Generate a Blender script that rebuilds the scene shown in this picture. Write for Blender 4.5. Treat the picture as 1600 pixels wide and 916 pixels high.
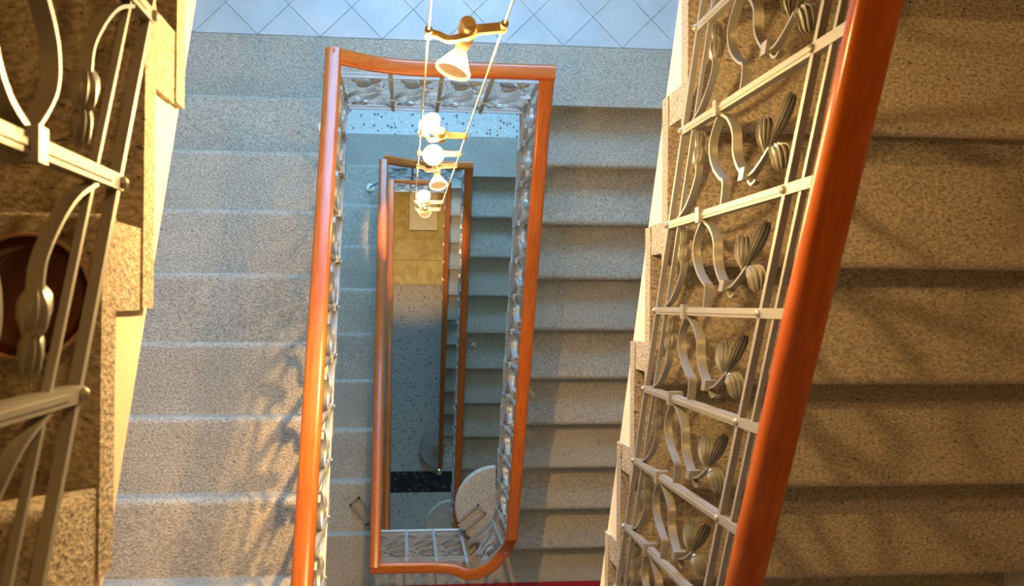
import bpy, math, random
from mathutils import Vector, Matrix
random.seed(7)
for o in list(bpy.data.objects): bpy.data.objects.remove(o, do_unlink=True)
S = bpy.context.scene
COL = S.collection
H = .165                     # one riser; every level below is counted in risers under the lens
def ZD(d): return -d*H

# ------------------------------------------------------------------ camera
FPX = 1480.
def cam_axes(nx=636., ny=476., roll=-.0069):
    d = Vector((nx-800, -(ny-458), -FPX)).normalized(); z = -d      # world up, in camera axes
    e = Vector((1, roll, 0)); x = (e - e.dot(z)*z).normalized()
    y = z.cross(x)
    return x, y, z
ax, ay, az = cam_axes()
cd = bpy.data.cameras.new('camera'); cam = bpy.data.objects.new('camera', cd); COL.objects.link(cam)
cam.matrix_world = Matrix((ax, ay, az)).to_4x4()
cd.sensor_width = 36; cd.lens = FPX/1600*36; cd.clip_start = .02; cd.clip_end = 60
cd.dof.use_dof = True; cd.dof.focus_distance = 2.6; cd.dof.aperture_fstop = 8
S.camera = cam

# ------------------------------------------------------------------ world, exposure
W = bpy.data.worlds.new('world'); S.world = W; W.use_nodes = True
W.node_tree.nodes['Background'].inputs[0].default_value = (.55, .75, 1, 1)
W.node_tree.nodes['Background'].inputs[1].default_value = .0
vs = S.view_settings; vs.view_transform = 'Standard'; vs.look = 'None'; vs.gamma = 1; vs.use_curve_mapping = False
vs.exposure = -.9
WIN_E = 56.0                # daylight in the window panes
DAY = (.20, .53, 1.0)
WARM = (1.0, .57, .19)
HALO = (1.0, .62, .22)
LAMP_W = 34.0               # one halogen on the cables
CEIL_W = 60.0

# ------------------------------------------------------------------ materials
def mat(name):
    m = bpy.data.materials.new(name); m.use_nodes = True
    nt = m.node_tree; b = nt.nodes['Principled BSDF']
    return m, nt, b
def N(nt, t, **k):
    n = nt.nodes.new(t)
    for a, v in k.items():
        if a in n.inputs: n.inputs[a].default_value = v
        else: setattr(n, a, v)
    return n
def coords(nt, scale=(1, 1, 1), obj=True):
    g = N(nt, 'ShaderNodeNewGeometry'); mp = N(nt, 'ShaderNodeMapping'); mp.inputs['Scale'].default_value = scale
    nt.links.new(g.outputs['Position'], mp.inputs['Vector'])
    return mp.outputs['Vector']
def ramp(nt, fac, stops):
    r = N(nt, 'ShaderNodeValToRGB'); e = r.color_ramp.elements
    while len(e) < len(stops): e.new(.5)
    for x, (p, c) in zip(e, stops): x.position = p; x.color = (*c, 1)
    nt.links.new(fac, r.inputs[0]); return r.outputs[0]
def mix(nt, fac, a, b, mode='MIX'):
    m = N(nt, 'ShaderNodeMix', data_type='RGBA', blend_type=mode)
    for s, v in ((m.inputs[0], fac), (m.inputs[6], a), (m.inputs[7], b)):
        if hasattr(v, 'links'): nt.links.new(v, s)
        elif isinstance(v, tuple): s.default_value = (*v, 1) if len(v) == 3 else v
        else: s.default_value = v
    return m.outputs[2]
def bump(nt, b, h, strength, dist=.01):
    n = N(nt, 'ShaderNodeBump'); n.inputs['Strength'].default_value = strength; n.inputs['Distance'].default_value = dist
    nt.links.new(h, n.inputs['Height']); nt.links.new(n.outputs[0], b.inputs['Normal'])

def granite(name, light, dark, spec=.45, rough=.75, sc=130., bs=.55):
    m, nt, b = mat(name); v = coords(nt, (1, 1.5, 1))
    n1 = N(nt, 'ShaderNodeTexNoise', Scale=sc, Detail=3., Roughness=.65); nt.links.new(v, n1.inputs['Vector'])
    n2 = N(nt, 'ShaderNodeTexNoise', Scale=3.2, Detail=4.); nt.links.new(v, n2.inputs['Vector'])
    n3 = N(nt, 'ShaderNodeTexNoise', Scale=75., Detail=2.); nt.links.new(v, n3.inputs['Vector'])
    c = ramp(nt, n1.outputs[0], [(.34, dark), (.5, tuple((a+d)/2 for a, d in zip(light, dark))), (.62, light)])
    c = mix(nt, spec, c, ramp(nt, n2.outputs[0], [(.3, (.78, .76, .74)), (.7, (1.12, 1.1, 1.06))]), 'MULTIPLY')
    c = mix(nt, ramp(nt, n3.outputs[0], [(.29, (1, 1, 1)), (.34, (0, 0, 0))]), c, tuple(d*.45 for d in dark))
    nt.links.new(c, b.inputs['Base Color']); b.inputs['Roughness'].default_value = rough
    bump(nt, b, n1.outputs[0], bs, .8/sc)
    return m
M_STONE = granite('grey_beige_granite', (.57, .495, .385), (.28, .235, .175), sc=95., bs=.85)
M_GREY = granite('smooth_grey_stone', (.47, .43, .38), (.36, .33, .29))

def plain(name, col, rough=.6, metal=0., coat=0.):
    m, nt, b = mat(name); v = coords(nt)
    n = N(nt, 'ShaderNodeTexNoise', Scale=9., Detail=4.); nt.links.new(v, n.inputs['Vector'])
    c = mix(nt, 1., col, ramp(nt, n.outputs[0], [(.3, (.9, .9, .9)), (.7, (1.06, 1.06, 1.06))]), 'MULTIPLY')
    nt.links.new(c, b.inputs['Base Color'])
    b.inputs['Roughness'].default_value = rough; b.inputs['Metallic'].default_value = metal
    b.inputs['Coat Weight'].default_value = coat
    return m
M_CREAM = plain('cream_plaster', (.83, .73, .55), .8)
M_WALL = plain('painted_wall', (.56, .46, .32), .9)
M_IRON = plain('silver_painted_iron', (.43, .42, .38), .36, .55)
M_RAILBAR = plain('silver_painted_bar', (.38, .37, .34), .45, .4)
M_BRASS = plain('gilt_metal', (.80, .62, .32), .35, .55)
M_CABLE = plain('steel_cable', (.42, .37, .31), .5, .5)
M_BALL = plain('polished_brass', (.9, .7, .35), .15, 1.)
M_SLAT = plain('dark_pewter', (.30, .27, .22), .45, .4)
M_CARPET = plain('red_carpet', (.33, .012, .012), .95)
M_TABLE = plain('cream_lacquer', (.72, .66, .54), .35)
M_DISH, nt_, b_ = mat('brown_glazed_ceramic')
b_.inputs['Base Color'].default_value = (.10, .022, .008, 1); b_.inputs['Roughness'].default_value = .18; b_.inputs['Coat Weight'].default_value = .6

def wood(name, a, c2, stretch):
    m, nt, b = mat(name); v = coords(nt, stretch)
    n = N(nt, 'ShaderNodeTexNoise', Scale=14., Detail=5., Distortion=.5); nt.links.new(v, n.inputs['Vector'])
    nt.links.new(ramp(nt, n.outputs[0], [(.3, c2), (.65, a)]), b.inputs['Base Color'])
    b.inputs['Roughness'].default_value = .26; b.inputs['Specular IOR Level'].default_value = .35; b.inputs['Coat Weight'].default_value = .0; b.inputs['Coat Roughness'].default_value = .2
    return m
M_WOOD = wood('varnished_red_wood', (.47, .110, .011), (.35, .068, .007), (6, .5, .8))
M_WOODX = wood('varnished_red_wood_cross', (.47, .110, .011), (.35, .068, .007), (.5, 6, 3))

def tilem(name, col):
    m, nt, b = mat(name); v = coords(nt)
    n = N(nt, 'ShaderNodeTexNoise', Scale=6., Detail=6.); nt.links.new(v, n.inputs['Vector'])
    n2 = N(nt, 'ShaderNodeTexNoise', Scale=45., Detail=2.); nt.links.new(v, n2.inputs['Vector'])
    c = mix(nt, 1., col, ramp(nt, n.outputs[0], [(.3, (.88, .88, .88)), (.7, (1.06, 1.06, 1.06))]), 'MULTIPLY')
    c = mix(nt, ramp(nt, n2.outputs[0], [(.2, (1, 1, 1)), (.26, (0, 0, 0))]), c, (.2, .19, .18))
    nt.links.new(c, b.inputs['Base Color']); b.inputs['Roughness'].default_value = .4
    return m
M_TILE = tilem('pale_grey_floor_tile', (.48, .475, .45))
M_GROUT = plain('dark_joint', (.16, .15, .14), .9)

def terrazzo(name, base, chips, scale=26., amount=.42):
    m, nt, b = mat(name); v = coords(nt)
    vo = N(nt, 'ShaderNodeTexVoronoi', Scale=scale, Randomness=1.); nt.links.new(v, vo.inputs['Vector'])
    sep = N(nt, 'ShaderNodeSeparateColor'); nt.links.new(vo.outputs['Color'], sep.inputs[0])
    pick = ramp(nt, sep.outputs[0], [(.0, chips[0]), (.16, chips[1]), (.42, chips[2]), (.6, base)])
    pick.node.color_ramp.interpolation = 'CONSTANT'
    inside = ramp(nt, vo.outputs['Distance'], [(amount, (1, 1, 1)), (amount+.06, (0, 0, 0))])
    c = mix(nt, inside, base, pick)
    nt.links.new(c, b.inputs['Base Color']); b.inputs['Roughness'].default_value = .6
    return m
M_TERR = terrazzo('speckled_terrazzo', (.62, .57, .48), [(.16, .13, .11), (.50, .42, .32), (.72, .68, .60)], 34., .36)
M_TERRB = terrazzo('black_terrazzo', (.012, .015, .015), [(.60, .58, .53), (.05, .06, .06), (.02, .03, .03)], 42., .26)
def marble():
    m, nt, b = mat('golden_stone'); v = coords(nt)
    n = N(nt, 'ShaderNodeTexNoise', Scale=5., Detail=6., Distortion=1.2); nt.links.new(v, n.inputs['Vector'])
    nt.links.new(ramp(nt, n.outputs[0], [(.3, (.42, .30, .07)), (.55, (.66, .52, .14)), (.75, (.78, .66, .26))]), b.inputs['Base Color'])
    b.inputs['Roughness'].default_value = .4
    return m
M_GOLD = marble()
def emis(name, col, s, alpha=1., dark=1.):
    m, nt, b = mat(name); b.inputs['Alpha'].default_value = alpha
    b.inputs['Base Color'].default_value = (col[0]*dark, col[1]*dark, col[2]*dark, 1)
    b.inputs['Emission Color'].default_value = (*col, 1); b.inputs['Emission Strength'].default_value = s
    return m
M_PANE = emis('daylit_window_pane', DAY, WIN_E)
M_BULB = emis('lit_halogen_bulb', (1, .86, .55), 8.)
M_SHADE = emis('glowing_glass_reflector', (1, .74, .34), .7, .5, .2)
M_RIM = emis('glowing_glass_rim', (1, .90, .66), 1.5, .8, .4)
M_DIFF = emis('lit_lamp_glass', (1, .8, .5), 3.)

# ------------------------------------------------------------------ mesh helpers
class MB:
    def __init__(s): s.v = []; s.f = []; s.smooth = False
    def add(s, vs, fs):
        n = len(s.v); s.v += [tuple(v) for v in vs]; s.f += [tuple(i+n for i in f) for f in fs]; return s
    def box(s, a, b):
        (x0, y0, z0), (x1, y1, z1) = a, b
        return s.add([(x0,y0,z0),(x1,y0,z0),(x1,y1,z0),(x0,y1,z0),(x0,y0,z1),(x1,y0,z1),(x1,y1,z1),(x0,y1,z1)],
                     [(3,2,1,0),(4,5,6,7),(0,1,5,4),(1,2,6,5),(2,3,7,6),(3,0,4,7)])
    def prism(s, poly, lo, hi, axis='z'):
        # poly: 2D points; axis z -> (x,y) plan ; axis x -> (y,z) profile
        n = len(poly)
        if axis == 'z': vs = [(x, y, lo) for x, y in poly]+[(x, y, hi) for x, y in poly]
        else: vs = [(lo, y, z) for y, z in poly]+[(hi, y, z) for y, z in poly]
        fs = [tuple(reversed(range(n))), tuple(range(n, 2*n))]+[(i, (i+1) % n, n+(i+1) % n, n+i) for i in range(n)]
        return s.add(vs, fs)
    def sweep(s, pts, prof, up=Vector((0, 0, 1)), closed=True, cap=True):
        # prof: list of (side, up) offsets; mitred along pts
        P = [Vector(p) for p in pts]; n = len(P); m = len(prof); vs = []
        for i in range(n):
            a = (P[i]-P[i-1]).normalized() if i else None
            b = (P[i+1]-P[i]).normalized() if i < n-1 else None
            t = (a+b).normalized() if a and b else (a or b)
            h = Vector((t.x, t.y, 0))
            sd = Vector((h.y, -h.x, 0)).normalized() if h.length > 1e-6 else Vector((1, 0, 0))
            k = 1.
            if a and b:
                ah = Vector((a.x, a.y, 0)); bh = Vector((b.x, b.y, 0))
                if ah.length > 1e-6 and bh.length > 1e-6:
                    c = ah.normalized().dot(bh.normalized()); k = 1/max(.5, math.sqrt((1+c)/2))
            u = up if up is not None else sd.cross(t).normalized()
            for p in prof: vs.append(P[i]+sd*p[0]*k+u*p[1])
        fs = []
        for i in range(n-1):
            for j in range(m): fs.append((i*m+j, i*m+(j+1) % m, (i+1)*m+(j+1) % m, (i+1)*m+j))
        if cap: fs += [tuple(reversed(range(m))), tuple(range((n-1)*m, n*m))]
        return s.add(vs, fs)
    def tube(s, pts, r, seg=10):
        # round tube, any direction; r scalar or list
        P = [Vector(p) for p in pts]; n = len(P); vs = []
        R = r if isinstance(r, (list, tuple)) else [r]*n
        for i in range(n):
            t = (P[min(i+1, n-1)]-P[max(i-1, 0)]).normalized()
            a = t.orthogonal().normalized() if i == 0 else (pa - t*pa.dot(t)).normalized()
            pa = a; b = t.cross(a)
            for j in range(seg):
                q = 2*math.pi*j/seg; vs.append(P[i]+(a*math.cos(q)+b*math.sin(q))*R[i])
        fs = [(i*seg+j, i*seg+(j+1) % seg, (i+1)*seg+(j+1) % seg, (i+1)*seg+j) for i in range(n-1) for j in range(seg)]
        fs += [tuple(reversed(range(seg))), tuple(range((n-1)*seg, n*seg))]
        return s.add(vs, fs)
    def lathe(s, prof, axis, org, seg=16):
        # prof (r, h) along axis
        t = Vector(axis).normalized(); a = t.orthogonal().normalized(); b = t.cross(a); vs = []; m = len(prof)
        for r, h in prof:
            for j in range(seg):
                q = 2*math.pi*j/seg; vs.append(Vector(org)+t*h+(a*math.cos(q)+b*math.sin(q))*r)
        fs = [(i*seg+j, i*seg+(j+1) % seg, (i+1)*seg+(j+1) % seg, (i+1)*seg+j) for i in range(m-1) for j in range(seg)]
        return s.add(vs, fs)
    def mesh(s, name, m, smooth=False):
        me = bpy.data.meshes.new(name); me.from_pydata([tuple(v) for v in s.v], [], s.f); me.validate()
        if m: me.materials.append(m)
        if smooth:
            me.polygons.foreach_set('use_smooth', [True]*len(me.polygons))
            me.set_sharp_from_angle(angle=math.radians(50)) if hasattr(me, 'set_sharp_from_angle') else None
        me.update(); return me
def link(name, me, parent=None, loc=(0, 0, 0), rz=0., sc=None):
    o = bpy.data.objects.new(name, me); COL.objects.link(o)
    o.location = loc; o.rotation_euler = (0, 0, rz)
    if sc: o.scale = sc
    if parent: o.parent = parent
    return o
def fix(me):
    import bmesh
    b = bmesh.new(); b.from_mesh(me); bmesh.ops.recalc_face_normals(b, faces=b.faces); b.to_mesh(me); b.free(); return me
def build(mb, name, m, parent=None, smooth=False, loc=(0, 0, 0)):
    return link(name, fix(mb.mesh(name, m, smooth)), parent, loc)
def thing(name, label, cat, loc=(0, 0, 0), group=None):
    o = link(name, None, None, loc); o.empty_display_size = .05
    return tag(o, label, cat, group)
def tag(o, label=None, cat=None, group=None, kind=None):
    if label: o['label'] = label
    if cat: o['category'] = cat
    if group: o['group'] = group
    if kind: o['kind'] = kind
    return o
def struct(o, label=None, cat=None): return tag(o, label, cat, kind='structure')

# ------------------------------------------------------------------ the stairwell shell
XW0, XW1, YW0, YW1 = -1.66, 1.95, -3.55, 2.75
ZTOP, ZG = 1.7, ZD(80.7)
def wall(name, a, b): return struct(build(MB().box(a, b), name, M_WALL))
wall('wall_left', (XW0-.2, YW0, ZG-.2), (XW0, YW1, ZTOP))
wall('wall_right', (XW1, YW0, ZG-.2), (XW1+.2, YW1, ZTOP))
wall('wall_front', (XW0-.2, YW0-.2, ZG-.2), (XW1+.2, YW0, ZTOP))
struct(build(MB().box((XW0-.2, YW0-.2, ZTOP), (XW1+.2, YW1+.2, ZTOP+.2)), 'ceiling', M_CREAM))
# back wall with a window opening above every landing
LAND = {'T0': 10.7, 'T1': 30.7, 'T2': 49.7, 'T3': 69.7}
WX0, WX1 = -.75, 1.05
wins = [(ZD(30.7)+1.45, ZD(30.7)+2.9), (ZD(49.7)+1.35, ZD(49.7)+2.75), (ZD(69.7)+1.3, ZD(69.7)+2.7)]
mb = MB(); zz = ZG-.2
for z0, z1 in sorted(wins):
    mb.box((XW0-.2, YW1, zz), (XW1+.2, YW1+.2, z0))
    mb.box((XW0-.2, YW1, z0), (WX0, YW1+.2, z1)); mb.box((WX1, YW1, z0), (XW1+.2, YW1+.2, z1)); zz = z1
mb.box((XW0-.2, YW1, zz), (XW1+.2, YW1+.2, ZTOP))
struct(build(mb, 'wall_back', M_WALL))
M_FRAME = plain('white_window_paint', (.8, .8, .78), .5)
for i, (z0, z1) in enumerate(wins):
    fr = MB()
    for x in (WX0, (WX0+WX1)/2-.03, WX1-.06): fr.box((x, YW1+.04, z0), (x+.06, YW1+.1, z1))
    for z in (z0, (z0+z1)/2, z1-.06): fr.box((WX0, YW1+.045, z), (WX1, YW1+.095, z+.06))
    w = struct(build(fr, 'window_%d_offscreen' % (i+1), M_FRAME))
    for x0, x1 in ((WX0+.06, (WX0+WX1)/2-.03), ((WX0+WX1)/2+.03, WX1-.06)):
        for a, b in ((z0+.06, (z0+z1)/2), ((z0+z1)/2+.06, z1-.06)):
            build(MB().box((x0, YW1+.06, a), (x1, YW1+.07, b)), 'pane_offscreen', M_PANE, w)

# ------------------------------------------------------------------ stairs
def tread_profile(g, d, th=.052, back=.109):
    # (y,z) with the nosing at y=0, tread runs towards -d*... ; d=+1: nosing faces +y
    r = .03; pts = []
    for q in range(7):
        a = math.pi/2*(q/6)
        pts.append((-r+r*math.sin(a), -r+r*math.cos(a)))
    for q in range(1, 4):
        a = math.pi/2*(q/3)
        pts.append((-.012+.012*math.cos(a), -th+.012-.012*math.sin(a)))
    pts += [(-(g+back), -th), (-(g+back), 0)]
    return [(d*y, z) for y, z in pts]
def stairs(label, side, X, Y0, D0, g, n, hr=H, stone=None, landing_first=True, discs=None, extra=0):
    """side R: nosing faces -Y, tread k at Y0-k*g, D0+k ; side L: nosing faces +Y, tread k at Y0+k*g, D0+k (both going down)"""
    d = -1 if side == 'R' else 1
    x0, x1 = (X, XW1) if side == 'R' else (XW0, X)
    t = thing('stair_flight', label, 'stairs', ((x0+x1)/2, Y0, ZD(D0)), 'flights of stone stairs')
    L = Vector(t.location)
    me = fix(MB().prism(tread_profile(g, d), x0-L.x, x1-L.x, 'x').mesh('tread', stone, True))
    e = .012
    xi0, xi1 = (x0+e, x1) if side == 'R' else (x0, x1-e)
    oh = .034 if side == 'R' else .006
    ri0, ri1 = (x0+.003, x1) if side == 'R' else (x0, x1-.003)
    rm = fix(MB().box((ri0-L.x, min(-d*oh, -d*.112), -hr-.002), (ri1-L.x, max(-d*oh, -d*.112), -.05)).mesh('riser', stone))
    for k in range(n):
        y, z = d*k*g, -k*hr
        if k > 0 or not landing_first:
            o = link('tread', me, t, (0, y, z))
        else: o = None
        if o: link('riser', rm, o, (0, 0, 0))
        else: link('riser', rm, t, (0, y, z))
    # plastered body of the flight under the treads
    top = []
    for k in range(n-1, -1, -1):            # from the bottom up
        yf, zt = d*(k*g-.04), -k*hr-.05
        zb = -(k+1)*hr-.05
        top.append((yf, zb)); top.append((yf, zt))
    yb, yt = d*((n-1)*g-.04), d*(-g*.35)
    pitch = lambda y: -hr*(d*y)/g
    poly = [(yt, top[-1][1]), (yt, pitch(yt)-.29)]
    yl = d*((n-1)*g-.04)
    poly += [(yl, max(pitch(yl)-.29, -n*hr-.12)), (yl, top[0][1])]
    poly = top+poly
    # drop duplicates
    pp = []
    for p in poly:
        if not pp or (abs(p[0]-pp[-1][0])+abs(p[1]-pp[-1][1])) > 1e-5: pp.append(p)
    if (abs(pp[0][0]-pp[-1][0])+abs(pp[0][1]-pp[-1][1])) < 1e-5: pp.pop()
    build(MB().prism(pp, xi0-L.x, xi1-L.x, 'x'), 'plaster_string', M_CREAM, t)
    # rounded curtail ends of the last treads
    for (cx, cy, r, D, th, m_) in (discs or []):
        hd = [(cx-.0-r*math.sin(math.pi*i/32), cy+r*math.cos(math.pi*i/32)) for i in range(33)]
        def ring(q, x1): return [(cx-q*math.sin(math.pi*i/32)-L.x, cy+q*math.cos(math.pi*i/32)-L.y) for i in range(33)]
        c = MB(); lay = [(r-.016, 0), (r-.005, -.005), (r, -.016), (r, -th+.012), (r-.012, -th)]; z0 = ZD(D)-L.z
        vv = [(x, y, z0+z) for q, z in lay for x, y in ring(q, 0)]; m = 33
        ff = [(a*m+i, a*m+i+1, (a+1)*m+i+1, (a+1)*m+i) for a in range(len(lay)-1) for i in range(m-1)]
        ff += [tuple(range(m)), tuple(range((len(lay)-1)*m, len(lay)*m)), tuple([a*m for a in range(len(lay))]+[a*m+m-1 for a in range(len(lay)-1, -1, -1)])]
        c.add(vv, ff)
        o = build(c, 'curtail_tread', m_, t, True)
        build(MB().prism(ring(r-.05, 0), z0-H+.002, z0-th), 'curtail_riser', m_, o)
    return t
def landing(name, label, poly, z, th, m):
    o = struct(build(MB().prism(poly, z-th, z), name, m)); return o
def rect(x0, y0, x1, y1): return [(x0, y0), (x1, y0), (x1, y1), (x0, y1)]

E_R0, E_L9, E_L0, E_R1 = .632, -.340, -.320, .620
E_L1, E_R2, E_L2, E_R3 = -.186, .474, -.186, .456
stairs('near flight of rough granite steps behind the wide red handrail', 'R', E_R0, 1.023, 10.7, .308, 10, stone=M_STONE)
stairs('nearest flight of dark brown granite steps, a brown dish standing on it', 'L', E_L9, -1.716, .7, .303, 10, stone=M_STONE)
stairs('pale flight of granite steps rising from the diamond tiled landing, daylit blue', 'L', E_L0, -1.703, 20.7, .3066, 10, stone=M_STONE)
stairs('flight of granite steps down from the tiled landing to the red carpet', 'R', E_R1, 1.086, 30.7, .3099, 10, stone=M_STONE,
       discs=[(.620, -1.395, .280, 39.7, .055, M_STONE), (.620, -1.46, .262, 40.7, .055, M_STONE)])
stairs('lower flight of granite steps rising from the terrazzo landing to the red carpet', 'L', E_L1, -1.618, 40.7, .3491, 9, stone=M_STONE)
stairs('lower flight of granite steps with a round curtail step over the ground floor', 'R', E_R2, 1.119, 49.7, .3476, 11, stone=M_STONE,
       discs=[(.474, -2.30, .275, 59.7, .055, M_STONE)])
stairs('lowest flight of steps running beneath the golden lower handrail', 'L', E_L2, -2.36, 60.7, .378, 11, hr=9*H/11, stone=M_STONE)
stairs('lowest flight of granite steps ending at a brass ball over the terrazzo', 'R', E_R3, 1.418, 69.7, .3255, 11, stone=M_STONE,
       discs=[(.456, -1.997, .27, 79.7, .06, M_GREY)])

# landings ---------------------------------------------------------
def clip(poly, y0):                       # keep y >= y0
    out = []
    for i, p in enumerate(poly):
        q = poly[(i+1) % len(poly)]
        if p[1] >= y0: out.append(p)
        if (p[1]-y0)*(q[1]-y0) < 0:
            t = (y0-p[1])/(q[1]-p[1]); out.append((p[0]+t*(q[0]-p[0]), y0))
    return out
def clipall(poly, x0, y0, x1, y1):
    sw = lambda P: [(y, x) for x, y in P]; ng = lambda P: [(-x, -y) for x, y in P]
    P = clip(poly, y0)
    if P: P = ng(clip(ng(P), -y1))
    if P: P = sw(clip(sw(P), x0))
    if P: P = ng(sw(clip(sw(ng(P)), -x1)))
    return P
def top_landing(D, edge_l, edge_r, exl, exr, mid, border, finish):
    z = ZD(D)
    f = struct(build(MB().box((XW0, border-.02, z-.22), (XW1, YW1, z-.012)), 'floor', M_GROUT if finish == 'tiles' else M_TERR))
    build(MB().prism([(XW0, edge_l), (exl, edge_l), (exl, mid), (exr, mid), (exr, edge_r), (XW1, edge_r), (XW1, border-.002), (XW0, border-.002)], z-.06, z), 'border_slab', M_STONE, f)
    build(MB().prism([(XW0, edge_l+.03), (exl-.01, edge_l+.03), (exl-.01, mid+.05), (exr+.01, mid+.05), (exr+.01, edge_r+.05), (XW1, edge_r+.05), (XW1, border-.02), (XW0, border-.02)], z-.22, z-.06), 'plaster_edge', M_CREAM, f)
    if finish == 'tiles':
        q = .325/2; j = .0018; n = 0; ox = .02
        for a in range(-16, 17):
            for b in range(-2, 12):
                if (a+b) % 2: continue
                cx, cy = ox+a*q, border+b*q
                P = [(cx-q+j, cy), (cx, cy-q+j), (cx+q-j, cy), (cx, cy+q-j)]
                P = clipall(P, XW0, border+.001, XW1, YW1)
                if len(P) < 3: continue
                A = abs(sum(P[i][0]*P[(i+1) % len(P)][1]-P[(i+1) % len(P)][0]*P[i][1] for i in range(len(P))))/2
                if A < 1e-4: continue
                dz = random.uniform(-.0008, .0008)
                build(MB().prism(P, z-.012, z+dz), 'tile', M_TILE, f)
    elif finish == 'terrazzo':
        build(MB().box((XW0, border, z-.012), (XW1, YW1, z)), 'terrazzo_field', M_TERR, f)
    return f
top_landing(10.7, .97, 1.023, E_L9, E_R0, 1.0, 1.42, 'plain')
top_landing(30.7, 1.015, 1.086, E_L0, E_R1, 1.045, 1.412, 'tiles')
top_landing(49.7, 1.135, 1.119, E_L1, E_R2, 1.085, 1.462, 'terrazzo')
top_landing(69.7, 1.39, 1.418, E_L2, E_R3, 1.375, 1.80, 'plain')
def bottom_landing(D, el, er, exl, exr, mid, carpet=None):
    z = ZD(D)
    f = struct(build(MB().prism([(XW0, YW0), (XW1, YW0), (XW1, er), (exr, er), (exr, mid), (exl, mid), (exl, el), (XW0, el)], z-.06, z), 'floor', M_STONE))
    build(MB().prism([(XW0, YW0), (XW1, YW0), (XW1, er-.03), (exr+.02, er-.03), (exr+.02, mid-.03), (exl-.02, mid-.03), (exl-.02, el-.03), (XW0, el-.03)], z-.22, z-.06), 'plaster_edge', M_CREAM, f)
    return f
bottom_landing(.7, -1.716, -1.95, E_L9, E_R0, -1.75)
bottom_landing(20.7, -1.703, -1.95, E_L0, E_R0, -1.73)
bottom_landing(40.7, -1.618, -1.66, E_L1, .42, -1.604)
bottom_landing(60.7, -2.36, -2.30, E_L2, E_R2, -2.40)
cz = ZD(40.7)
car = MB(); car.box((XW0+.03, -2.95, cz-.001), (XW1-.03, -1.972, cz+.012))
tag(build(car, 'carpet_runner', M_CARPET), 'dark red carpet runner lying across the stone half landing', 'carpet')

# ground floor
g0 = struct(build(MB().box((XW0-.2, YW0-.2, ZG-.2), (XW1+.2, YW1+.2, ZG-.012)), 'floor', plain('pale_joint', (.55, .42, .2), .9)))
build(MB().box((XW0, -2.325, ZG-.012), (XW1, .277, ZG)), 'terrazzo_field', M_TERR, g0)
build(MB().box((XW0, -2.62, ZG-.012), (XW1, -2.33, ZG)), 'black_terrazzo_strip', M_TERRB, g0)
build(MB().box((XW0, YW0, ZG-.012), (XW1, -2.625, ZG)), 'terrazzo_field', M_TERR, g0)
ys = [.282, .62, .927, 1.22, 1.53, 1.84, 2.15, 2.46, YW1]
for r in range(len(ys)-1):
    off = (0., .27)[r % 2]
    x = XW0
    cuts = [XW0]+[c for c in [-1.55+off+.56*i for i in range(8)] if XW0+.05 < c < XW1-.05]+[XW1]
    for a, b in zip(cuts, cuts[1:]):
        build(MB().box((a+.003, ys[r]+.004, ZG-.012), (b-.003, ys[r+1]-.004, ZG+random.uniform(-.001, .001))), 'stone_slab', M_GOLD, g0)

# ------------------------------------------------------------------ balustrades
def catmull(pts, n=6):
    P = [Vector(p) for p in pts]; out = []
    for i in range(len(P)-1):
        a = P[max(i-1, 0)]; b = P[i]; c = P[i+1]; d = P[min(i+2, len(P)-1)]
        for k in range(n):
            t = k/n
            out.append(.5*((2*b)+(c-a)*t+(2*a-5*b+4*c-d)*t*t+(3*b-a-3*c+d)*t**3))
    out.append(P[-1]); return out
def ribbon(mb, pts, wid, th, w0=0., n=6, taper=None):
    # pts in (s,t); strip stands across the panel (width along w)
    C = catmull([(p[0], p[1], 0) for p in pts], n); m = len(C); vs = []
    for i, c in enumerate(C):
        t = (C[min(i+1, m-1)]-C[max(i-1, 0)]).normalized(); nn = Vector((-t.y, t.x, 0))
        wd = wid*(1 if not taper else taper(i/(m-1)))
        for a, b in ((-1, -1), (1, -1), (1, 1), (-1, 1)):
            q = c+nn*a*th/2; vs.append((q.x, w0+b*wd/2, q.y))
    fs = [(i*4+j, i*4+(j+1) % 4, (i+1)*4+(j+1) % 4, (i+1)*4+j) for i in range(m-1) for j in range(4)]
    fs += [(3, 2, 1, 0), tuple(range((m-1)*4, m*4))]
    mb.add(vs, fs)
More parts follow.
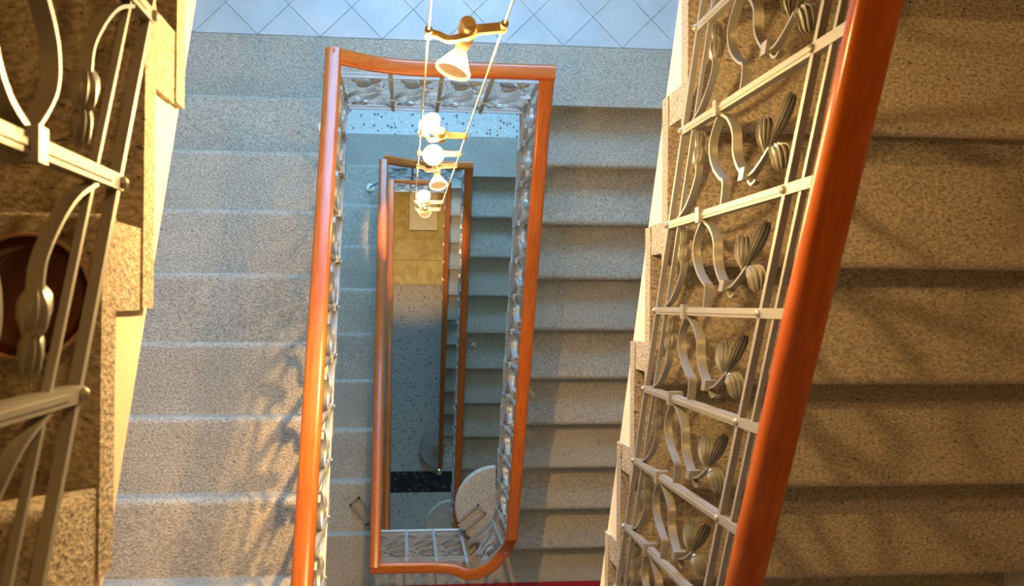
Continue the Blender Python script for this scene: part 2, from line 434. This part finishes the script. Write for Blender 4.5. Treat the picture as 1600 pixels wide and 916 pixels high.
def leaf(mb, axis, wmax, dome=.010, ridges=5, w0=0., curl=.010, th=.0022, nu=12, nv=16, tilt=56.):
    ca, sa = math.cos(math.radians(tilt)), math.sin(math.radians(tilt))
    C = catmull([(p[0], p[1], 0) for p in axis], max(2, nu//(len(axis)-1))); m = len(C); top = []; 
    for i, c in enumerate(C):
        u = i/(m-1)
        t = (C[min(i+1, m-1)]-C[max(i-1, 0)]).normalized(); nn = Vector((-t.y, t.x, 0))
        hw = wmax*(.14+.86*math.sin(math.pi/2*u/.68)**1.6) if u < .68 else wmax*math.sqrt(max(.2, 1-((u-.68)/.33)**4))
        for j in range(nv+1):
            v = -1+2*j/nv
            sg = 1 if nn.y >= 0 else -1
            hgt = dome*(1-v*v)*math.sin(math.pi*min(u+.05, 1))+.0030*math.cos(v*math.pi*ridges)*min(1, u*3)-curl*u*u*(1+.6*abs(v))
            # blade turned to face up and into the well: width runs across the panel
            q = c+nn*v*hw*ca-t*(abs(v)**2)*hw*.55*(1 if u > .2 else 0)+t*.0045*math.cos(v*math.pi*ridges)*u*u+nn*sg*hgt*sa
            w = w0+sg*v*hw*sa-hgt*ca
            top.append((q.x, w, q.y))
    k = nv+1; bot = [(a, b+th*ca, c-th*sa) for a, b, c in top]; n = len(top)
    fs = []
    for i in range(m-1):
        for j in range(nv):
            a = i*k+j; fs.append((a, a+1, a+k+1, a+k)); fs.append((n+a, n+a+k, n+a+k+1, n+a+1))
    for i in range(m-1):
        a = i*k; fs.append((a, a+k, n+a+k, n+a)); a = i*k+nv; fs.append((a, n+a, n+a+k, a+k))
    for j in range(nv):
        fs.append((j, n+j, n+j+1, j+1)); a = (m-1)*k+j; fs.append((a, a+1, n+a+1, n+a))
    mb.add(top+bot, fs)
def sheared(mb, slope):
    mb.v = [(x, y, z-slope*x) for x, y, z in mb.v]; return mb
ORN = {}
def ornament(slope):
    key = round(slope, 2)
    if key in ORN: return ORN[key]
    r = {}
    a = MB()
    ribbon(a, [(.012, .262), (.030, .315), (.061, .362), (.101, .388), (.130, .423), (.150, .462), (.157, .49), (.153, .515), (.138, .541), (.120, .565)], .019, .005, .004,
           taper=lambda u: 1 if u < .62 else max(.45, 1-(u-.62)*1.6))
    ribbon(a, [(.150, .47), (.165, .492), (.175, .515), (.170, .533)], .012, .004, .004)
    a.box((.142, -.012, .468), (.164, .016, .492))
    r['scroll'] = fix(sheared(a, slope).mesh('scroll_ribbon', M_IRON, True))
    a = MB()
    ribbon(a, [(.010, .262), (.020, .241), (.054, .222), (.087, .238), (.118, .278), (.140, .325), (.150, .352), (.172, .362), (.200, .366)], .018, .005, .004)
    r['wave'] = fix(sheared(a, slope).mesh('wave_ribbon', M_IRON, True))
    for nm, axis, wm, dm in (('l1', [(.128, .545), (.105, .530), (.080, .514), (.054, .497)], .0155, .005), ('l2', [(.122, .560), (.098, .582), (.074, .598), (.046, .612)], .0125, .005),
                     ('l3', [(.126, .560), (.124, .592), (.134, .614), (.158, .634)], .0165, .006)):
        a = MB(); leaf(a, axis, wm, dm, 4, .004)
        r[nm] = fix(sheared(a, slope).mesh('acanthus_leaf', M_IRON, True))
    a = MB(); ribbon(a, [(.196, .062), (.178, .108), (.152, .138), (.118, .157), (.092, .150)], .015, .005, .002)
    r['stem'] = fix(sheared(a, slope).mesh('bud_stem', M_IRON, True))
    a = MB(); leaf(a, [(.100, .152), (.080, .143), (.056, .133)], .015, .010, 3, .002, -.004)
    leaf(a, [(.066, .137), (.046, .128), (.022, .118)], .011, .010, 3, .002, -.002)
    r['bud'] = fix(sheared(a, slope).mesh('bud', M_IRON, True))
    ORN[key] = r; return r
RT = dict(b1=-.006, b2=.072, t1=.700, t2=.764, rail=.880)
def rnd_profile(w, h, n=20, p=2.6):
    out = []
    for i in range(n):
        a = 2*math.pi*i/n; c, s = math.cos(a), math.sin(a)
        out.append((math.copysign(abs(c)**(2/p), c)*w/2, math.copysign(abs(s)**(2/p), s)*h/2))
    return out
POST = fix(MB().box((-.009, -.008, -.012), (.009, .008, .85)).box((-.003, -.0100, .03), (.003, -.0075, .69)).mesh('post', M_RAILBAR))
COLLAR = fix(MB().box((-.016, -.016, -.011), (.016, .018, .011)).mesh('collar', M_IRON))
BOLT = fix(MB().lathe([(.0005, .0), (.0075, .0), (.0075, .003), (.005, .006), (.0005, .0075)], (0, -1, 0), (0, 0, 0), 8).mesh('bolt', M_RAILBAR, True))
def balustrade(label, nodes, rail=None, woodm=None, orn=True, posts=None, cells=None, rail_w=.068):
    """nodes: bottom line points (x,y,z on the pitch line) at every post, going down the stairs"""
    Nn = [Vector(p) for p in nodes]; L = Nn[0].copy()
    t = thing('balustrade', label, 'railing', L, 'balustrades around the open well')
    loc = [p-L for p in Nn]
    for nm, key, s in (('bottom_bar', 'b1', .012), ('second_bar', 'b2', .008), ('top_bar', 't1', .013), ('upper_bar', 't2', .010)):
        m = MB(); m.sweep([p+Vector((0, 0, RT[key])) for p in loc], [(-s/2, -s/2), (s/2, -s/2), (s/2, s/2), (-s/2, s/2)])
        build(m, nm, M_RAILBAR, t)
    rp = [Vector(p)-L for p in rail] if rail else [p+Vector((0, 0, RT['rail'])) for p in loc]
    m = MB(); m.sweep(rp, rnd_profile(rail_w, .050, 24, 3.)); build(m, 'handrail', woodm or M_WOOD, t, True)
    m = MB(); m.sweep([p-Vector((0, 0, .032)) for p in rp], [(-.016, -.004), (.016, -.004), (.016, .012), (-.016, .012)]); build(m, 'rail_strip', M_RAILBAR, t)
    for i, p in enumerate(loc):
        a = loc[min(i+1, len(loc)-1)]-loc[i] if i < len(loc)-1 else loc[i]-loc[i-1]
        rz = math.atan2(a.y, a.x)
        if posts is None or i in posts:
            po = link('post', POST, t, p, rz)
            for z in (RT['b1'], RT['t1']): link('bolt', BOLT, po, (0, -.008, z))
            link('collar', COLLAR, po, (0, 0, .252))
        if i == len(loc)-1 or not orn: continue
        if cells is not None and i not in cells: continue
        ln = math.hypot(a.x, a.y); sl = -a.z/ln; k = ln/.2055
        r = ornament(sl*k)
        sc = (k, 1, 1)
        s = link('scroll', r['scroll'], t, p, rz, sc)
        for q in ('l1', 'l2', 'l3'): link('leaf', r[q], s)
        link('wave_ribbon', r['wave'], t, p, rz, sc)
        st = link('bud_stem', r['stem'], t, p, rz, sc); link('bud', r['bud'], st)
    return t
def flight_nodes(side, X, Ya, Yb, n, Yref, Dref, g, hr=H):
    out = []
    for i in range(n+1):
        y = Ya+(Yb-Ya)*i/n
        k = (Yref-y)/g if side == 'R' else (y-Yref)/g
        out.append((X, y, ZD(Dref)-k*hr))
    return out
# L9: the nearest flight, R0 the near right one, then downwards
B_L9, B_R0, B_L0, B_R1, B_L1, B_R2, B_L2, B_R3 = -.335, .627, -.315, .615, -.181, .469, -.181, .451
n = flight_nodes('L', B_L9, .369-.231*8, .369+.231*3, 11, -1.716, .7, .303)
balustrade('nearest iron balustrade with leafy scrolls, over the brown dish', n)
n = flight_nodes('R', B_R0, .400+.2055*3, .400-.2055*10, 13, 1.023, 10.7, .308)
balustrade('near iron balustrade with wide red wooden handrail and gold-lit leafy scrolls', n, rail_w=.068)
n = flight_nodes('L', B_L0, -1.70, 1.04, 13, -1.703, 20.7, .3066)
TL = n[-1]
rl = [(x, y, z+RT['rail']) for x, y, z in n]+[(TL[0], TL[1]+.034, TL[2]+RT['rail']-.012)]
balustrade('long glossy orange handrail on iron scrolls beside the pale daylit flight', n, rail=rl, woodm=M_WOOD)
zT1 = ZD(30.7)
# landing rail: steps down from the flight's end, then level
z0 = TL[2]
n = [(B_L0, 1.04, z0-.06)]+[(B_L0+(B_R1-B_L0)*i/4, 1.04, zT1) for i in range(1, 5)]
n[0] = (B_L0, 1.04, zT1)
rl = catmull([(B_L0, 1.04, z0+RT['rail']), (B_L0+.05, 1.04, z0+RT['rail']-.03), (B_L0+.15, 1.04, zT1+.95), (B_L0+.27, 1.04, zT1+.905), (B_L0+.45, 1.04, zT1+.89), (B_R1+.033, 1.04, zT1+.89)], 5)
balustrade('level iron balustrade with swept orange handrail along the tiled landing edge', n, rail=rl, woodm=M_WOODX, posts=[1, 2, 3])
n = flight_nodes('R', B_R1, 1.055, -1.36, 12, 1.086, 30.7, .3099)
Rn = n[-1]
rl = [(B_R1, 1.04, zT1+.89)]+[(x, y, z+RT['rail']) for x, y, z in n[1:]]
balustrade('iron balustrade with red handrail beside the steps leading down to the red carpet', n, rail=rl)
# around the curtail step to the half landing
zB1 = ZD(40.7)
n = [Rn, (.600, -1.477, ZD(39.4)), (.435, -1.630, ZD(39.62)), (.384, -1.60, zB1), (.384-.187, -1.60, zB1), (.384-.374, -1.60, zB1), (B_L1, -1.60, zB1)]
rl = catmull([(Rn[0], Rn[1], Rn[2]+RT['rail']), (.592, -1.49, ZD(34.5)), (.510, -1.60, ZD(34.9)), (.398, -1.65, ZD(35.2)), (.322, -1.632, ZD(35.4)), (.225, -1.618, ZD(35.5)), (.02, -1.612, ZD(35.5)), (B_L1-.03, -1.612, ZD(35.5))], 5)
balustrade('swept handrail and iron scrolls curving round the half landing by the carpet', n, rail=rl, woodm=M_WOODX, posts=[1, 3, 4, 5], cells=[1, 3, 4, 5])
n = flight_nodes('L', B_L1, -1.60, 1.08, 13, -1.618, 40.7, .3491)
TL2 = n[-1]; zT2 = ZD(49.7)
balustrade('glossy orange handrail on iron scrolls above the narrow lower well', n, rail=[(x, y, z+RT['rail']) for x, y, z in n], woodm=M_WOOD)
n = [(B_L1+(B_R2-B_L1)*i/3, 1.08, zT2) for i in range(4)]
rl = catmull([(B_L1, 1.08, TL2[2]+RT['rail']), (B_L1+.05, 1.08, TL2[2]+RT['rail']-.03), (B_L1+.15, 1.08, zT2+.95), (B_L1+.27, 1.08, zT2+.905), (B_L1+.4, 1.08, zT2+.89), (B_R2+.033, 1.08, zT2+.89)], 5)
balustrade('level balustrade with swept handrail at the edge of the terrazzo landing', n, rail=rl, woodm=M_WOODX, posts=[1, 2])
n = flight_nodes('R', B_R2, 1.09, -2.25, 16, 1.119, 49.7, .3476)
balustrade('red handrail with iron scrolls beside the round curtail step above the ground floor', n, rail=[(B_R2, 1.08, zT2+.89)]+[(x, y, z+RT['rail']) for x, y, z in n[1:]])
n = flight_nodes('L', B_L2, -2.30, 1.37, 17, -2.36, 60.7, .378, 9*H/11)
TL3 = n[-1]; zT3 = ZD(69.7)
balustrade('lowest brown handrail with iron scrolls just inside the golden lower handrail', n, rail=[(x, y, z+RT['rail']) for x, y, z in n])
n = [(B_L2+(B_R3-B_L2)*i/3, 1.37, zT3) for i in range(4)]
rl = catmull([(B_L2, 1.37, TL3[2]+RT['rail']), (B_L2+.2, 1.37, zT3+.93), (B_L2+.4, 1.37, zT3+.89), (B_R3, 1.37, zT3+.89)], 5)
balustrade('lowest level balustrade above the cream table on the ground floor', n, rail=rl, woodm=M_WOODX, posts=[1, 2])
n = flight_nodes('R', B_R3, 1.38, -1.82, 15, 1.418, 69.7, .3255)
e = flight_nodes('R', B_R3, 1.38, -2.08, 1, 1.418, 69.7, .3255)[1]
t = balustrade('lowest red handrail ending in a small brass ball', n, rail=[(B_R3, 1.37, zT3+.89)]+[(x, y, z+RT['rail']) for x, y, z in n[1:]]+[(e[0], e[1], e[2]+RT['rail']), (e[0]-.01, e[1]-.07, e[2]+RT['rail']-.03)], rail_w=.06)
L = Vector(t.location)
build(MB().lathe([(.001, -.05), (.03, -.04), (.045, -.02), (.05, 0), (.045, .025), (.03, .042), (.001, .05)], (0, 0, 1), Vector((.43, -2.17, e[2]+RT['rail']+.0))-L, 14), 'ball_finial', M_BALL, t, True)
build(MB().box(Vector((.36, -2.10, ZD(79.7)))-L, Vector((.53, -1.95, ZD(79.7)+.012))-L), 'foot_plate', M_SLAT, t)
build(MB().tube([Vector((.44, -2.02, ZD(79.7)))-L, Vector((.44, -2.08, ZD(79.7)+.4))-L, Vector((.44, -2.12, e[2]+RT['rail']-.03))-L], .02, 8), 'end_post', M_SLAT, t)

# braces standing on the treads beside the balustrades
def brace(label, foot, top, s=1.):
    f, tp = Vector(foot), Vector(top)
    t = thing('railing_brace', label, 'brace', f, 'braces steadying the balustrades')
    d = tp-f
    build(MB().lathe([(.001, .0), (.028*s, .0), (.03*s, .006), (.026*s, .014), (.001, .016)], (0, 0, 1), (0, 0, 0), 14), 'foot', M_CREAM if s > 1.1 else M_IRON, t, True)
    build(MB().tube([(0, 0, .01), (0, 0, .03), Vector((d.x*.25, d.y*.25, .05+d.z*.25)), d], .0075*s, 8), 'stay', M_RAILBAR, t, True)
brace('stubby brace on the daylit tread just below the tiled landing', (-.425, .90, ZD(29.7)), (B_L0, .92, ZD(29.3)+.35), 1.2)
brace('brace on a tread right of the lower red handrail', (.634, -.386, ZD(54.7)), (B_R2, -.40, ZD(54.7)+.4))
brace('brace on a tread right of the lowest red handrail', (.606, -.240, ZD(75.7)), (B_R3, -.24, ZD(75.7)+.4))
brace('brace beside the orange handrail on the blue tread by the terrazzo landing', (-.314, .98, ZD(48.7)), (B_L1, 1.0, ZD(48.4)+.35), 1.2)
# slotted plates by the half landing
def plate(label, c, rz, parent_z):
    o = MB(); w, l = .045, .10
    t = tag(build(MB().box((-w, -l, 0), (w, -l+.016, .016)).box((-w, l-.016, 0), (w, l, .016)).box((-w, -l, 0), (-w+.014, l, .016)).box((w-.014, -l, 0), (w, l, .016)), 'floor_bracket', M_SLAT), label, 'bracket', 'slotted floor brackets')
    t.location = c; t.rotation_euler = (0, 0, rz)
plate('slotted metal bracket lying on the pale round curtail tread', (.452, -1.470, ZD(39.7)), math.radians(-50), 0)
plate('slotted metal bracket on the brown tread left of the lower orange handrail', (-.300, -1.48, ZD(41.7)), math.radians(40), 0)

# ------------------------------------------------------------------ cable lights
CX0, CX1, CY = .0285, .138, .410
for x, nm in ((CX0, 'left'), (CX1, 'right')):
    c = MB().tube([(x, CY, ZTOP), (x, CY, -4.13)], .0017, 8)
    tag(build(c, 'lamp_cable', M_CABLE, None, True), 'thin steel cable clamped to the spotlights at their %s' % ('end nearer the golden handrail' if nm == 'left' else 'end nearer the red handrail'), 'cable', 'lamp cables')
def cable_lamp(label, z, axis, lx=.5, dz=0., dy=0., side=1, watt=LAMP_W, beam=0., cone=75., sz=1.):
    """crossbar clamped between both cables, hub, socket and a glass reflector pointing along axis"""
    o = Vector(((CX0+CX1)/2, CY, z))
    t = thing('cable_spotlight', label, 'lamp', o, 'halogen spotlights on the cables')
    LS = .75; t.scale = (LS, LS, LS); hw = (CX1-CX0)/2/LS; A = Vector(axis).normalized()
    m = MB()
    hub = Vector((-hw+2*hw*lx, dy, 0))
    arc = catmull([(-hw, 0, -dz), (-hw*.72, -.006, -dz*.7), (hub.x-.035, -.018, -dz*.2), (hub.x, -.012, .004), (hub.x+.02, -.004, .004)], 6)
    m.sweep(arc, [(-.006, -.009), (.006, -.009), (.006, .009), (-.006, .009)])
    m.sweep([(hub.x+.015, 0, .003), (hw*.6, 0, dz*.5), (hw, 0, dz)], [(-.009, -.008), (.009, -.008), (.009, .008), (-.009, .008)])
    build(m, 'crossbar', M_BRASS, t)
    for x, q in ((-hw, -dz), (hw, dz)):
        c = build(MB().box((x-.006, -.007, q-.022), (x+.006, .007, q+.016)), 'cable_clamp', M_BRASS, t)
        build(MB().lathe([(.001, .016), (.008, .016), (.008, .026), (.001, .03)], (0, 0, 1), (x, 0, q), 10), 'clamp_screw', M_BRASS, c, True)
    hb = build(MB().lathe([(.001, .034), (.012, .034), (.016, .028), (.018, .0), (.018, -.012), (.012, -.02), (.001, -.02)], (0, .25, 1), hub, 16), 'hub', M_BRASS, t, True)
    sk = hub+Vector((0, -.006, -.02))
    build(MB().lathe([(.001, -.01), (.015, -.01), (.017, .012), (.012, .03), (.001, .032)], A, sk, 14), 'socket', M_BRASS, t, True)
    s0 = sk+A*.026
    sh = build(MB().lathe([(.010*sz, 0), (.013*sz, .010), (.022*sz, .026), (.031*sz, .042), (.035*sz, .052), (.0335*sz, .052), (.029*sz, .042), (.020*sz, .026), (.011*sz, .010), (.008*sz, .002)], A, s0, 24), 'glass_reflector', M_SHADE, t, True)
    build(MB().lathe([(.0335*sz, .050), (.0375*sz, .051), (.0375*sz, .056), (.0335*sz, .057), (.0335*sz, .050)], A, s0, 24), 'reflector_rim', M_RIM, sh, True)
    build(MB().lathe([(.001, .004), (.008, .008), (.010, .018), (.007, .028), (.001, .031)], A, s0, 12), 'bulb', M_BULB, t, True)
    if watt:
        l = bpy.data.lights.new('halogen_light', 'POINT'); l.energy = watt; l.color = HALO; l.shadow_soft_size = .02
        lo = bpy.data.objects.new('halogen_light', l); COL.objects.link(lo); lo.parent = t
        lo.location = s0+A*.066
    if beam:
        l = bpy.data.lights.new('halogen_beam', 'SPOT'); l.energy = beam; l.color = HALO; l.shadow_soft_size = .02
        l.spot_size = math.radians(cone); l.spot_blend = .7
        lo = bpy.data.objects.new('halogen_beam', l); COL.objects.link(lo); lo.parent = t
        lo.location = s0+A*.066; lo.rotation_euler = A.to_track_quat('-Z', 'Y').to_euler()
    return t
cable_lamp('large gilt spotlight with bell-shaped glass in front of the orange landing rail', -1.407, (-.30, -.72, -.62), .52, .03, watt=LAMP_W*2.3, beam=220., cone=80.)
cable_lamp('spotlight with chrome cap against the terrazzo strip, glass turned up', -2.288, (-.35, .35, .55), .45, -.01, watt=LAMP_W*.9)
cable_lamp('spotlight with ring-shaped glass facing up, second of the middle cluster', -2.572, (-.12, -.10, .9), .42, .0, watt=LAMP_W*.9)
cable_lamp('spotlight with bell glass pointing down, lowest of the middle cluster', -2.797, (.12, -.75, -.62), .5, .02, watt=LAMP_W*1.7, beam=340., cone=90.)
cable_lamp('spotlight with round glass facing up, upper one above the cream table', -3.80, (-.2, .35, .8), .42, .01, watt=LAMP_W*.5)
cable_lamp('spotlight with round glass, lower one above the cream table', -4.08, (.0, .04, -.99), .42, .0, watt=LAMP_W*.5, beam=2600., cone=15.)

# the top floor's ceiling lamp, out of the frame above the camera
def ceiling_lamp(label, x, y, z, watt, r=.14, col=WARM, stem=0.):
    t = thing('ceiling_lamp_offscreen', label, 'lamp', (x, y, z))
    build(MB().lathe([(.001, 0), (r+.02, 0), (r+.02, -.02), (r, -.03)], (0, 0, 1), (0, 0, 0), 24), 'base', M_BRASS, t, True)
    build(MB().lathe([(r, -.025), (r*.92, -.055), (r*.6, -.08), (.001, -.09)], (0, 0, 1), (0, 0, 0), 24), 'glass', M_DIFF, t, True)
    if stem: build(MB().tube([(0, 0, -.005), (0, 0, stem)], .02, 10), 'stem', M_BRASS, t, True)
    l = bpy.data.lights.new('ceiling_light_offscreen', 'AREA'); l.shape = 'DISK'; l.size = r*2; l.energy = watt; l.color = col
    lo = bpy.data.objects.new('ceiling_light_offscreen', l); COL.objects.link(lo); lo.parent = t; lo.location = (0, 0, -.10)
ceiling_lamp('round lamp on the ceiling above the top steps', 1.0, 1.6, ZTOP, CEIL_W*.8)

# ------------------------------------------------------------------ small things
t = thing('side_table', 'small cream table with rounded back on the golden stone slabs', 'table', (.205, 1.24, ZG))
hx, hy = .185, .255
P = [(-hx, -hy), (hx, -hy), (hx, hy-.06)]+[(hx-.06+.06*math.cos(a), hy-.06+.06*math.sin(a)) for a in [math.pi/2*i/5 for i in range(1, 6)]]+[(-hx+.06-.06*math.sin(a), hy-.06+.06*math.cos(a)) for a in [math.pi/2*i/5 for i in range(6)]]
build(MB().prism(P, .70, .74), 'table_top', M_TABLE, t)
build(MB().box((-hx, -hy, .74), (hx, -hy+.025, .752)), 'front_lip', M_TABLE, t)
build(MB().box((-hx+.03, -hy+.03, .60), (hx-.03, hy-.05, .70)), 'apron', M_TABLE, t)
for sx in (-1, 1):
    for yy in (-hy+.05, hy-.08):
        build(MB().tube([(sx*(hx-.05), yy, 0), (sx*(hx-.05), yy, .6)], [.014, .02], 10), 'leg', M_TABLE, t, True)

zt = ZD(6.7)
d = thing('dish', 'dark reddish-brown glazed round dish on the nearest brown step', 'dish', (-.409, .006, zt))
build(MB().lathe([(.001, .0), (.050, .0), (.064, .012), (.069, .030), (.066, .030), (.060, .014), (.046, .007), (.001, .007)], (0, 0, 1), (0, 0, 0), 36), 'bowl', M_DISH, d, True)
build(MB().lathe([(.0665, .029), (.070, .030), (.0685, .0335), (.0655, .032), (.0665, .029)], (0, 0, 1), (0, 0, 0), 36), 'rim', plain('pale_glaze_rim', (.5, .33, .2), .2), d, True)
